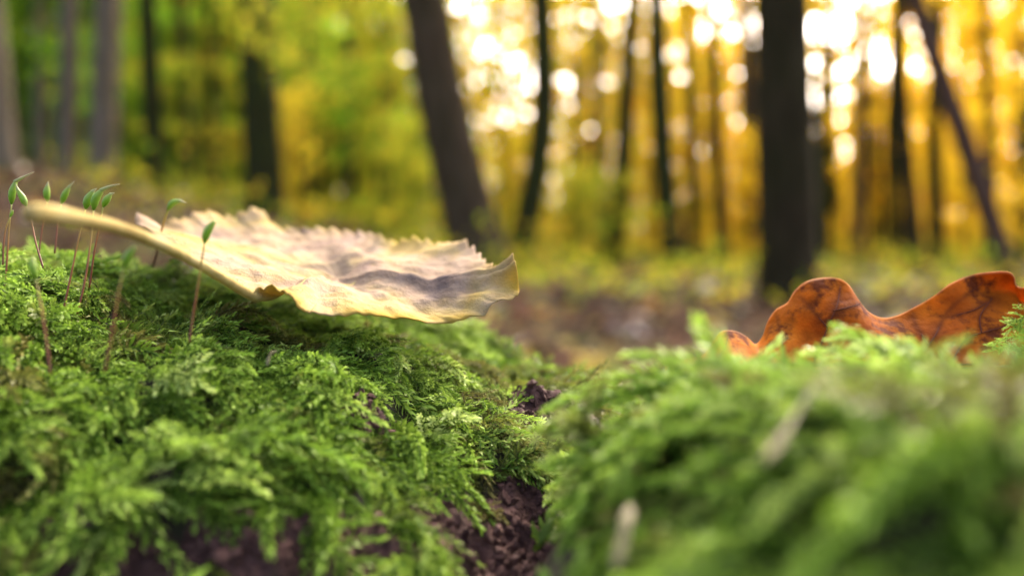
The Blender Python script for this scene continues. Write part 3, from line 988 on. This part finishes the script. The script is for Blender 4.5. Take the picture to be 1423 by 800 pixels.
YB = [(348, 409, .1120), (366, 405, .1122), (388, 403, .1124), (404, 411, .1128), (418, 424, .1132), (442, 433, .1140), (490, 431, .1160), (540, 441, .1180), (590, 446, .1190), (640, 447, .1200), (688, 436, .1212), (720, 419, .1230),
      (716, 392, .1255), (708, 378, .1280), (692, 386, .1320), (680, 376, .1380), (664, 354, .1460), (636, 341, .1520), (600, 344, .1570), (560, 347, .1620), (520, 340, .1660), (480, 331, .1700), (430, 324, .1730),
      (380, 313, .1750), (330, 306, .1750), (285, 308, .1720), (240, 314, .1650), (212, 322, .1550), (190, 309, .1450), (205, 327, .1370), (262, 358, .1250), (312, 388, .1170)]
B = np.array([at(*p)[:] for p in YB])
NTH = 420
Bc = spline(np.vstack([B, B[:1]]), NTH + 1)[:-1]
JZ = 0.0006 * fbm(np.arange(NTH) * 0.11, np.zeros(NTH), 60, 3)
JY = 0.0007 * fbm(np.arange(NTH) * 0.14, np.zeros(NTH) + 5, 60, 3)
C0 = np.array(at(470, 388, 0.139)[:])
th = np.arange(NTH)
# saw-toothed margin away from the petiole
tph = th * 84 / NTH + 0.9 * noise2(th * 0.06, th * 0, 66)
tooth = tph % 1.0
amp = 0.005 + 0.015 * np.clip(noise2(th * 0.05, th * 0, 61) + 0.5, 0, 1.2)
tm = np.clip((th - 172) / 25, 0, 1) * np.clip((372 - th) / 20, 0, 1)
sc_t = 1 + (tooth - 0.5) * amp * 2 * tm
NRG = 34
V, rim = [], []
for j in range(NRG):
    r = (j + 1) / NRG
    rr = r ** 0.85
    p = C0 + (Bc - C0) * (rr * (1 + (sc_t - 1) * r ** 6))[:, None]
    wz = 0.0008 * noise2(p[:, 0] * 90, p[:, 1] * 110, 62) + 0.0005 * fbm(p[:, 0] * 240, p[:, 1] * 300, 63, 3)
    ridge = 0.0022 * np.exp(-((p[:, 0] + 0.022 + (p[:, 1] - .14) * .5) / 0.004) ** 2) * np.exp(-((p[:, 1] - 0.148) / 0.012) ** 2)
    vein = -0.00016 * np.exp(-((((p[:, 0] * 110 + p[:, 1] * 70 + 0.5 * noise2(p[:, 0] * 60, p[:, 1] * 60, 67)) % 1) - .5) / 0.09) ** 2)
    p = p.copy()
    p[:, 2] += JZ * r ** 6
    p[:, 1] += JY * r ** 6
    p[:, 2] += (wz + vein) * (1 - r ** 8) + ridge
    # margin curls up at the front flap and crumples at the right tip, rolls down along the front
    up = 0.0018 * np.exp(-(((th - 128) / 8.0) ** 2)) + 0.0030 * np.exp(-(((th - 163) / 8.0) ** 2)) + 0.0016 * np.exp(-(((th - 190) / 7.0) ** 2))
    p[:, 2] += up * r ** 7 * (0.95 + 0.5 * noise2(th * 0.3, th * 0, 69))
    crum = np.exp(-(((th - 155) / 34.0) ** 2)) * r ** 3 * (1 - 0.5 * r)
    p[:, 2] += crum * 0.0020 * fbm(p[:, 0] * 210, p[:, 1] * 210, 68, 3)
    p[:, 2] += tm * (tooth - 0.4) * 0.0011 * r ** 10
    p[:, 2] -= 0.0004 * np.clip(1 - np.abs(th - 95) / 45, 0, 1) * r ** 14
    back = np.clip((th - 215) / 30, 0, 1) * np.clip((385 - th) / 20, 0, 1)
    p[:, 2] += (0.0016 * back * (0.5 + 0.8 * noise2(th * 0.13, th * 0, 64))) * r ** 8
    V.append(p)
    fr = np.clip(1.0 - np.abs(th - 135) / 75, 0, 1)
    rim.append(np.clip((r - 0.78) / 0.2, 0, 1) * (0.25 + 0.75 * np.minimum(1, 2.5 * fr)) * np.clip(0.7 + noise2(th * 0.1, th * 0 + r * 3, 65), 0, 1) + 0.35 * np.exp(-(((th - 20) / 16.0) ** 2)) * r ** 6)
V = np.concatenate(V + [C0[None]])
rim = np.clip(np.concatenate(rim + [np.zeros(1)]), 0, 1)
idx = np.arange(NTH)
Q = np.concatenate([np.stack([j * NTH + idx, j * NTH + (idx + 1) % NTH, (j + 1) * NTH + (idx + 1) % NTH, (j + 1) * NTH + idx], -1) for j in range(NRG - 1)])
T3 = np.stack([np.full(NTH, NRG * NTH), idx, (idx + 1) % NTH], -1)
yl = link('yellow_leaf', None)
yl.location = at(540, 441, .118)
yo = np.array(yl.location[:])
tag(yl, 'pale yellow withered leaf with toothed edge and thick stalk lying on the moss', 'leaf')
bl = link('blade', mesh_np('blade', V - yo, [Q, T3[:, [0, 2, 1]]], attrs={'rim': rim}), M_YLEAF, yl)
sd = bl.modifiers.new('thickness', 'SOLIDIFY')
sd.thickness = 0.00016
pp = spline([at(36, 299, .078), at(64, 296, .080), (at(110, 304, .0845)), at(165, 317, .0905), at(222, 339, .097), at(282, 370, .1045), at(345, 408, .1118), at(362, 413, .1135)], 40)
pr = np.interp(np.linspace(0, 1, 40), [0, .03, .1, .3, .6, .9, 1], [.0005, .00085, .00092, .00076, .00066, .00066, .0004])
v, q, t = tube(pp - yo, pr, 14)
pet = link('petiole', mesh_np('petiole', v, [q, t]), M_PET, yl)
# fine down on the stalk
hv, hf = [], []
for i in range(1400):
    k = rng.integers(1, 38)
    p = pp[k] + (pp[k + 1] - pp[k]) * rng.random()
    dv = rng.normal(size=3); dv /= np.linalg.norm(dv)
    tg = pp[k + 1] - pp[k]; tg /= np.linalg.norm(tg)
    dv -= tg * np.dot(dv, tg); dv /= np.linalg.norm(dv)
    b0 = p + dv * pr[k] * 0.95
    e0 = b0 + (dv + tg * rng.normal() * 0.6) * rng.uniform(.0002, .0005)
    w = np.cross(dv, tg) * 0.000016
    n0 = len(hv)
    hv += [b0 + w, b0 - w, e0]
    hf.append((n0, n0 + 1, n0 + 2))
hr = link('down', mesh_np('down', np.array(hv) - yo, [np.array(hf)]), M_PET, pet)
hr['kind'] = 'stuff'
# midrib and side veins
def surf_pt(px, py, d):
    return np.array(at(px, py, d)[:])
def near_blade(p):
    dd = np.hypot(V[:, 0] - p[0], V[:, 1] - p[1])
    k = np.argsort(dd)[:6]
    w = 1 / (dd[k] + 1e-5)
    return np.array([p[0], p[1], np.sum(V[k, 2] * w) / w.sum()])
vein_paths = [[(352, 410, .113), (420, 396, .124), (500, 376, .138), (590, 356, .152)],
              ]
for n_, vp in enumerate(vein_paths):
    q_ = spline([at(*p)[:] for p in vp], 40)
    q_ = np.array([near_blade(a) for a in q_])
    z_ = q_[:, 2].copy()
    for _ in range(6):
        q_[1:-1, 2] = (q_[:-2, 2] + q_[1:-1, 2] + q_[2:, 2]) / 3
    q_[:, 2] = np.maximum(q_[:, 2] * 0.3 + z_ * 0.7, z_)
    rd = np.linspace(.00042, .0001, 40)
    q_[:, 2] -= 0.00005
    v, qq, t = tube(q_ - yo, rd, 8)
    link('midrib' if n_ == 0 else 'vein', mesh_np('vein', v, [qq, t]), M_PET, yl)

# ------------------------------------------------------------------ the oak leaf
def oak_mat():
    m, nt, out = new_mat('oak_leaf')
    n1 = tex_noise(nt, 55, 4, 0.6)
    n2 = tex_noise(nt, 230, 5, 0.65)
    n3 = tex_noise(nt, 210, 5, 0.68)
    c = ramp(nt, n1, [(0.3, (0.30, 0.055, 0.005)), (0.5, (0.48, 0.13, 0.008)), (0.7, (0.62, 0.22, 0.012))])
    sp = ramp(nt, n3, [(0.50, (0, 0, 0)), (0.62, (0.9, 0.9, 0.9))])
    c = mixc(nt, sp, c, (0.10, 0.022, 0.010))
    fine = ramp(nt, n2, [(0.32, (0.55, 0.5, 0.5)), (0.6, (1, 1, 1))])
    c = mixc(nt, 1.0, c, fine, 'MULTIPLY')
    e_ = N(nt, 'ShaderNodeAttribute', attribute_name='rim')
    vn = N(nt, 'ShaderNodeAttribute', attribute_name='vein')
    c = mixc(nt, vn.outputs['Fac'], c, (0.085, 0.020, 0.008))
    c = mixc(nt, e_.outputs['Fac'], c, (0.58, 0.30, 0.12))
    leafy(nt, out, c, trans=0.45, rough=0.7, spec=0.05, bump=bumped(nt, n2, 0.0007, 0.8), alb=1.0)
    return m
M_OAK = oak_mat()
m_, nt_, out_ = new_mat('oak_vein')
solid(nt_, out_, (0.085, 0.022, 0.009), 0.7, spec=0.1)
M_OVEIN = m_

# upper margin as seen (photo pixels), midrib below behind the moss
OD = 0.119
upper = [(930, 512), (950, 500), (978, 492), (992, 472), (1004, 460), (1022, 460), (1038, 468), (1050, 478), (1060, 466), (1066, 448), (1078, 430), (1094, 420), (1104, 404), (1120, 391), (1140, 386), (1162, 386), (1178, 394), (1192, 414), (1206, 432), (1224, 441),
         (1244, 439), (1270, 427), (1296, 412), (1322, 393), (1350, 382), (1380, 378), (1400, 378), (1408, 384), (1411, 396), (1422, 400), (1440, 392), (1470, 396), (1490, 415), (1502, 445), (1530, 448), (1560, 440), (1590, 450), (1604, 474), (1625, 490)]
lower_d = [0.3, 0.5, 0.7, 1.0, 1.1, 1.0, 0.7, 0.6, 0.8]
UP = spline(upper, 260)
mid = np.stack([np.linspace(925, 1630, 260), 508 + 6 * np.sin(np.linspace(0, 5, 260))], -1)
ov = [[(930, 511), (1100, 507), (1300, 507), (1620, 500)],
      [(1130, 507), (1150, 455), (1163, 425), (1168, 398)], [(1150, 455), (1128, 430), (1112, 412)], [(1158, 432), (1190, 424), (1196, 421)],
      [(1268, 506), (1297, 470), (1320, 430), (1366, 392)], [(1310, 442), (1350, 432), (1372, 420)], [(1322, 503), (1345, 470), (1390, 455), (1440, 432)], [(1364, 462), (1362, 440), (1378, 415)],
      [(1290, 480), (1275, 455), (1268, 436)], [(1090, 507), (1086, 470), (1080, 440)], [(990, 508), (1004, 490), (1012, 468)], [(1480, 504), (1470, 450), (1462, 405)], [(1560, 502), (1558, 470), (1556, 446)]]
NT_ = 40
rows, rimv, vnv = [], [], []
OVP = np.concatenate([spline(p_, 60) for p_ in ov])
for j in range(NT_):
    t = j / (NT_ - 1)
    px = mid[:, 0] + (UP[:, 0] - mid[:, 0]) * t
    py = mid[:, 1] + (UP[:, 1] - mid[:, 1]) * t
    dv_ = np.min(np.hypot(px[:, None] - OVP[None, :, 0], py[:, None] - OVP[None, :, 1]), axis=1)
    vnv.append(0.5 * np.exp(-(dv_ / 3.5) ** 2) + 0.3 * np.exp(-(dv_ / 16.0) ** 2) * np.clip(0.6 + noise2(px * .06, py * .06, 72), 0, 1))
    d = OD + 0.010 * t + 0.0016 * np.sin(px * 0.024) * t + 0.0008 * noise2(px * 0.03, py * 0.03, 71)
    d = d - 0.004 * np.clip((px - 1330) / 90, 0, 1) * np.clip((t - 0.8) / 0.2, 0, 1)
    rows.append(np.array([at(a, b, c)[:] for a, b, c in zip(px, py, d)]))
    rimv.append(np.full(260, 0.5 if j == NT_ - 1 else 0.0))
# rear half folds away over the moss behind
for j in range(1, 9):
    t = j / 8
    w = 0.012 + 0.010 * np.clip(np.sin(np.linspace(0, 4 * 2 * math.pi, 260) - 1), -0.7, 1)
    w *= np.sin(np.linspace(0.05, math.pi - 0.05, 260))
    p = rows[0].copy()
    p[:, 1] += w * t
    p[:, 2] += -0.001 * t + 0.0012 * np.sin(p[:, 0] * 300) * t
    rows.insert(0, p) if False else rows.append(p)
    rimv.append(np.zeros(260)); vnv.append(np.zeros(260))
order = list(range(len(rows) - 1, NT_ - 1, -1)) + list(range(NT_))
V = np.concatenate([rows[k] for k in order]); rv = np.concatenate([rimv[k] for k in order]); vv = np.clip(np.concatenate([vnv[k] for k in order]), 0, 1)
ok_ = link('oak_leaf', None)
ok_.location = at(1240, 505, OD)
oo = np.array(ok_.location[:])
tag(ok_, 'orange brown lobed oak leaf standing up behind the nearer moss hump', 'leaf')
ob = link('blade', mesh_np('blade', V - oo, [grid_quads(260, len(order))], attrs={'rim': rv, 'vein': vv}), M_OAK, ok_)
sd = ob.modifiers.new('thickness', 'SOLIDIFY')
sd.thickness = 0.00016
def oak_pt(px, py):
    """point just before the front half of the blade"""
    k = np.argmin(np.abs(UP[:, 0] * 0.5 + mid[:, 0] * 0.5 - px))
    t = np.clip((mid[k, 1] - py) / max(1, mid[k, 1] - UP[k, 1]), 0, 1)
    d = OD + 0.010 * t + 0.0016 * math.sin(px * 0.024) * t + 0.0008 * float(noise2(px * 0.03, py * 0.03, 71))
    d -= 0.004 * np.clip((px - 1330) / 90, 0, 1) * np.clip((t - 0.8) / 0.2, 0, 1)
    return np.array(at(px, py, d - 0.00012)[:])
for n_, p_ in enumerate(ov):
    q_ = np.array([oak_pt(*a) for a in spline(p_, 30)])
    v, qq, t = tube(q_ - oo, np.linspace(.00045 if n_ == 0 else .00009, .00004, 30), 6)
    link('midrib' if n_ == 0 else 'vein', mesh_np('vein', v, [qq, t]), M_OVEIN, ok_)

# ------------------------------------------------------------------ moss capsules on stalks
def grad_mat(name, stops, trans=0.3):
    m, nt, out = new_mat(name)
    a = N(nt, 'ShaderNodeAttribute', attribute_name='tip')
    leafy(nt, out, ramp(nt, a.outputs['Fac'], stops), trans=trans, rough=0.4, spec=0.5)
    return m
M_SETA = grad_mat('capsule_stalk', [(0.0, (0.20, 0.04, 0.012)), (0.45, (0.40, 0.13, 0.025)), (0.75, (0.50, 0.32, 0.05)), (1.0, (0.44, 0.50, 0.08))])
M_CAPS = grad_mat('capsule', [(0.0, (0.24, 0.42, 0.03)), (0.5, (0.33, 0.55, 0.05)), (1.0, (0.46, 0.58, 0.12))], 0.45)
M_CAL = grad_mat('capsule_hood', [(0.0, (0.46, 0.56, 0.16)), (1.0, (0.72, 0.62, 0.40))], 0.4)

def sporophyte(label, stalk, caps, hood, d0, d1, w=7.5, sw=3.0):
    """stalk: pixels from foot to neck; caps: neck to mouth; hood: mouth to tip; depths d0 (foot) d1 (top)"""
    n = len(stalk)
    P = [np.array(at(*p, d0 + (d1 - d0) * i / (n - 1))[:]) for i, p in enumerate(stalk)]
    root = link('moss_sporophyte', None)
    root.location = P[0]
    o0 = P[0].copy()
    v, q, t = tube(spline(P, 26) - o0, np.linspace(sw * 0.95, sw * 0.62, 26) * d0 / FPX / 2, 8)
    tp = np.concatenate([np.repeat(np.linspace(0, 1, 26), 8), [0, 1]])
    link('stalk', mesh_np('stalk', v, [q, t], attrs={'tip': tp}), M_SETA, root)
    C = [np.array(at(*p, d1)[:]) for p in caps]
    f = np.linspace(0, 1, 16)
    r = np.interp(f, [0, .08, .3, .6, .85, 1], [.25, .5, .95, 1, .72, .42]) * w * d1 / FPX / 2
    v, q, t = tube(spline(C, 16) - o0, r, 12)
    cp = link('capsule', mesh_np('capsule', v, [q, t], attrs={'tip': np.concatenate([np.repeat(f, 12), [0, 1]])}), M_CAPS, root)
    if hood:
        H = [np.array(at(*p, d1)[:]) for p in [caps[-1]] + hood]
        H[0] = H[0] - (H[1] - H[0]) * 0.15
        f = np.linspace(0, 1, 12)
        r = np.interp(f, [0, .15, .5, 1], [.55, .50, .28, .10]) * w * d1 / FPX / 2
        v, q, t = tube(spline(H, 12) - o0, r, 10)
        link('hood', mesh_np('hood', v, [q, t], attrs={'tip': np.concatenate([np.repeat(f, 10), [0, 1]])}), M_CAL, root)
    tag(root, label, 'moss capsule', 'moss capsules on thin stalks')

sporophyte('moss capsule with long pale pointed hood at the far left edge', [(6, 408), (9, 372), (12, 325), (16, 284)], [(16, 284), (17, 268), (22, 252)], [(33, 246), (47, 239)], .122, .124, 9.5, 3)
sporophyte('drooping green moss capsule leaning left beside the long-hooded one', [(60, 372), (50, 338), (43, 305), (37, 287)], [(37, 287), (32, 276), (25, 264)], [(22, 256)], .120, .123, 9, 3)
sporophyte('bare thin stalk with a slim green capsule at the far left edge', [(4, 368), (5, 340), (8, 318), (14, 302)], [(14, 302), (16, 297), (18, 292)], None, .117, .118, 4, 2.4)
sporophyte('small upright moss capsule behind the yellow leaf stalk end', [(54, 352), (58, 320), (63, 295), (66, 281)], [(66, 281), (65, 268), (66, 258)], [(67, 252)], .128, .130, 9, 2.6)
sporophyte('moss capsule with pale hood tilted right behind the yellow leaf stalk', [(76, 352), (79, 320), (82, 298), (85, 284)], [(85, 284), (90, 271), (96, 260)], [(103, 252)], .127, .129, 8.5, 2.6)
sporophyte('left capsule of the tight cluster of three', [(88, 430), (98, 385), (109, 332), (119, 291)], [(119, 291), (122, 278), (129, 266)], [(134, 262)], .113, .116, 11, 3.2)
sporophyte('middle capsule of the tight cluster of three with the longest hood', [(107, 436), (118, 390), (126, 335), (130, 292)], [(130, 292), (133, 276), (142, 264)], [(153, 259), (166, 256)], .112, .115, 11, 3.4)
sporophyte('right capsule of the tight cluster of three', [(124, 400), (131, 350), (138, 315), (143, 288)], [(143, 288), (148, 278), (154, 270)], [(159, 268)], .118, .119, 9.5, 3)
sporophyte('moss capsule bowing right above the left part of the yellow leaf', [(212, 372), (219, 345), (225, 318), (233, 292)], [(233, 292), (240, 282), (250, 279)], [(259, 282)], .150, .136, 9, 3.2)
sporophyte('sharp upright green capsule whose red stalk crosses the yellow leaf stalk', [(263, 476), (268, 440), (277, 385), (284, 338)], [(284, 338), (288, 322), (298, 307)], None, .1005, .102, 11.5, 3.6)
sporophyte('blurred moss capsule with red stalk at the left in front of the tuft', [(70, 520), (64, 470), (56, 420), (50, 388)], [(50, 388), (46, 373), (44, 358)], None, .093, .095, 11, 4)
sporophyte('blurred moss capsule with red stalk below the middle of the yellow leaf stalk', [(145, 518), (155, 465), (165, 405), (172, 372)], [(172, 372), (178, 356), (187, 343)], None, .091, .093, 12, 4)

# ------------------------------------------------------------------ small debris
def surf_d(px, py):
    return unproject(px, py)[1]
def debris_mat(name, a, b):
    m, nt, out = new_mat(name)
    n1 = tex_noise(nt, 500, 4, 0.6)
    leafy(nt, out, ramp(nt, n1, [(0.3, a), (0.7, b)]), trans=0.15, rough=0.6)
    return m
M_DRY = debris_mat('dry_straw', (0.20, 0.17, 0.07), (0.30, 0.26, 0.12))
M_CHIP = debris_mat('pale_chip', (0.55, 0.55, 0.56), (0.75, 0.75, 0.76))
M_FLAKE = debris_mat('red_flake', (0.10, 0.035, 0.02), (0.26, 0.10, 0.06))

def strip(name, label, pts, wpx, mat, cat):
    P = spline([at(*p) for p in pts], 18)
    W = np.array([np.interp(i / 17, [0, .2, .7, 1], [.5, 1, .85, .2]) for i in range(18)]) * wpx * pts[0][2] / FPX / 2
    T = np.gradient(P, axis=0); T /= np.linalg.norm(T, axis=1)[:, None]
    S = np.cross(T, np.array([0, 0.75, 0.6])); S /= np.linalg.norm(S, axis=1)[:, None]
    Nn = np.cross(S, T)
    rows = [P - S * W[:, None], P - S * W[:, None] * .45 - Nn * W[:, None] * .35, P - Nn * W[:, None] * .1, P + S * W[:, None] * .45 - Nn * W[:, None] * .35, P + S * W[:, None]]
    o = link(name, mesh_np(name, np.concatenate(rows) - P[0], [grid_quads(18, 5)]), mat)
    o.location = P[0]
    sd = o.modifiers.new('thickness', 'SOLIDIFY'); sd.thickness = 0.0002
    tag(o, label, cat)
strip('dry_stalk', 'pale dry strip lying steeply across the nearer moss hump', [(a, b, surf_d(1068, 640) - 0.016 + 0.010 * k / 3) for k, (a, b) in enumerate(((1068, 640), (1088, 602), (1116, 560), (1150, 512)))], 42, M_DRY, 'dry stalk')
strip('dry_stalk', 'short pale dry strip at the lower left of the nearer moss hump', [(a, b, surf_d(a, b) - 0.0115) for a, b in ((858, 790), (864, 755), (872, 720), (876, 700))], 30, M_DRY, 'dry stalk')
strip('dry_stalk', 'tiny pale dead stalk hooked over the moss below the yellow leaf', [(371, 508, .101), (373, 498, .1015), (378, 490, .102), (384, 489, .1025)], 4.5, M_DRY, 'dry stalk')

def chunk(name, label, px, py, d, s, mat, cat, sq=(1.4, .8, .6)):
    p = np.array(at(px, py, d)[:])
    import bmesh
    bm = bmesh.new()
    bmesh.ops.create_icosphere(bm, subdivisions=2, radius=1)
    v = np.array([a.co[:] for a in bm.verts]); f = np.array([[a.index for a in q.verts] for q in bm.faces])
    bm.free()
    v = v * (1 + 0.3 * rng.normal(size=(len(v), 1)) * 0.5) * np.array(sq) * s
    o = link(name, mesh_np(name, v, [f], False), mat)
    o.location = p
    o.rotation_euler = tuple(rng.uniform(-.4, .4, 3))
    tag(o, label, cat)
chunk('wood_chip', 'small white chip beside the dark hole in the moss', 513, 601, surf_d(513, 601) - .0015, .0006, M_CHIP, 'chip', (1.5, .6, .5))
chunk('wood_flake', 'small reddish flake beside the white chip in the moss', 498, 612, surf_d(498, 612) - .0015, .0009, M_FLAKE, 'flake')
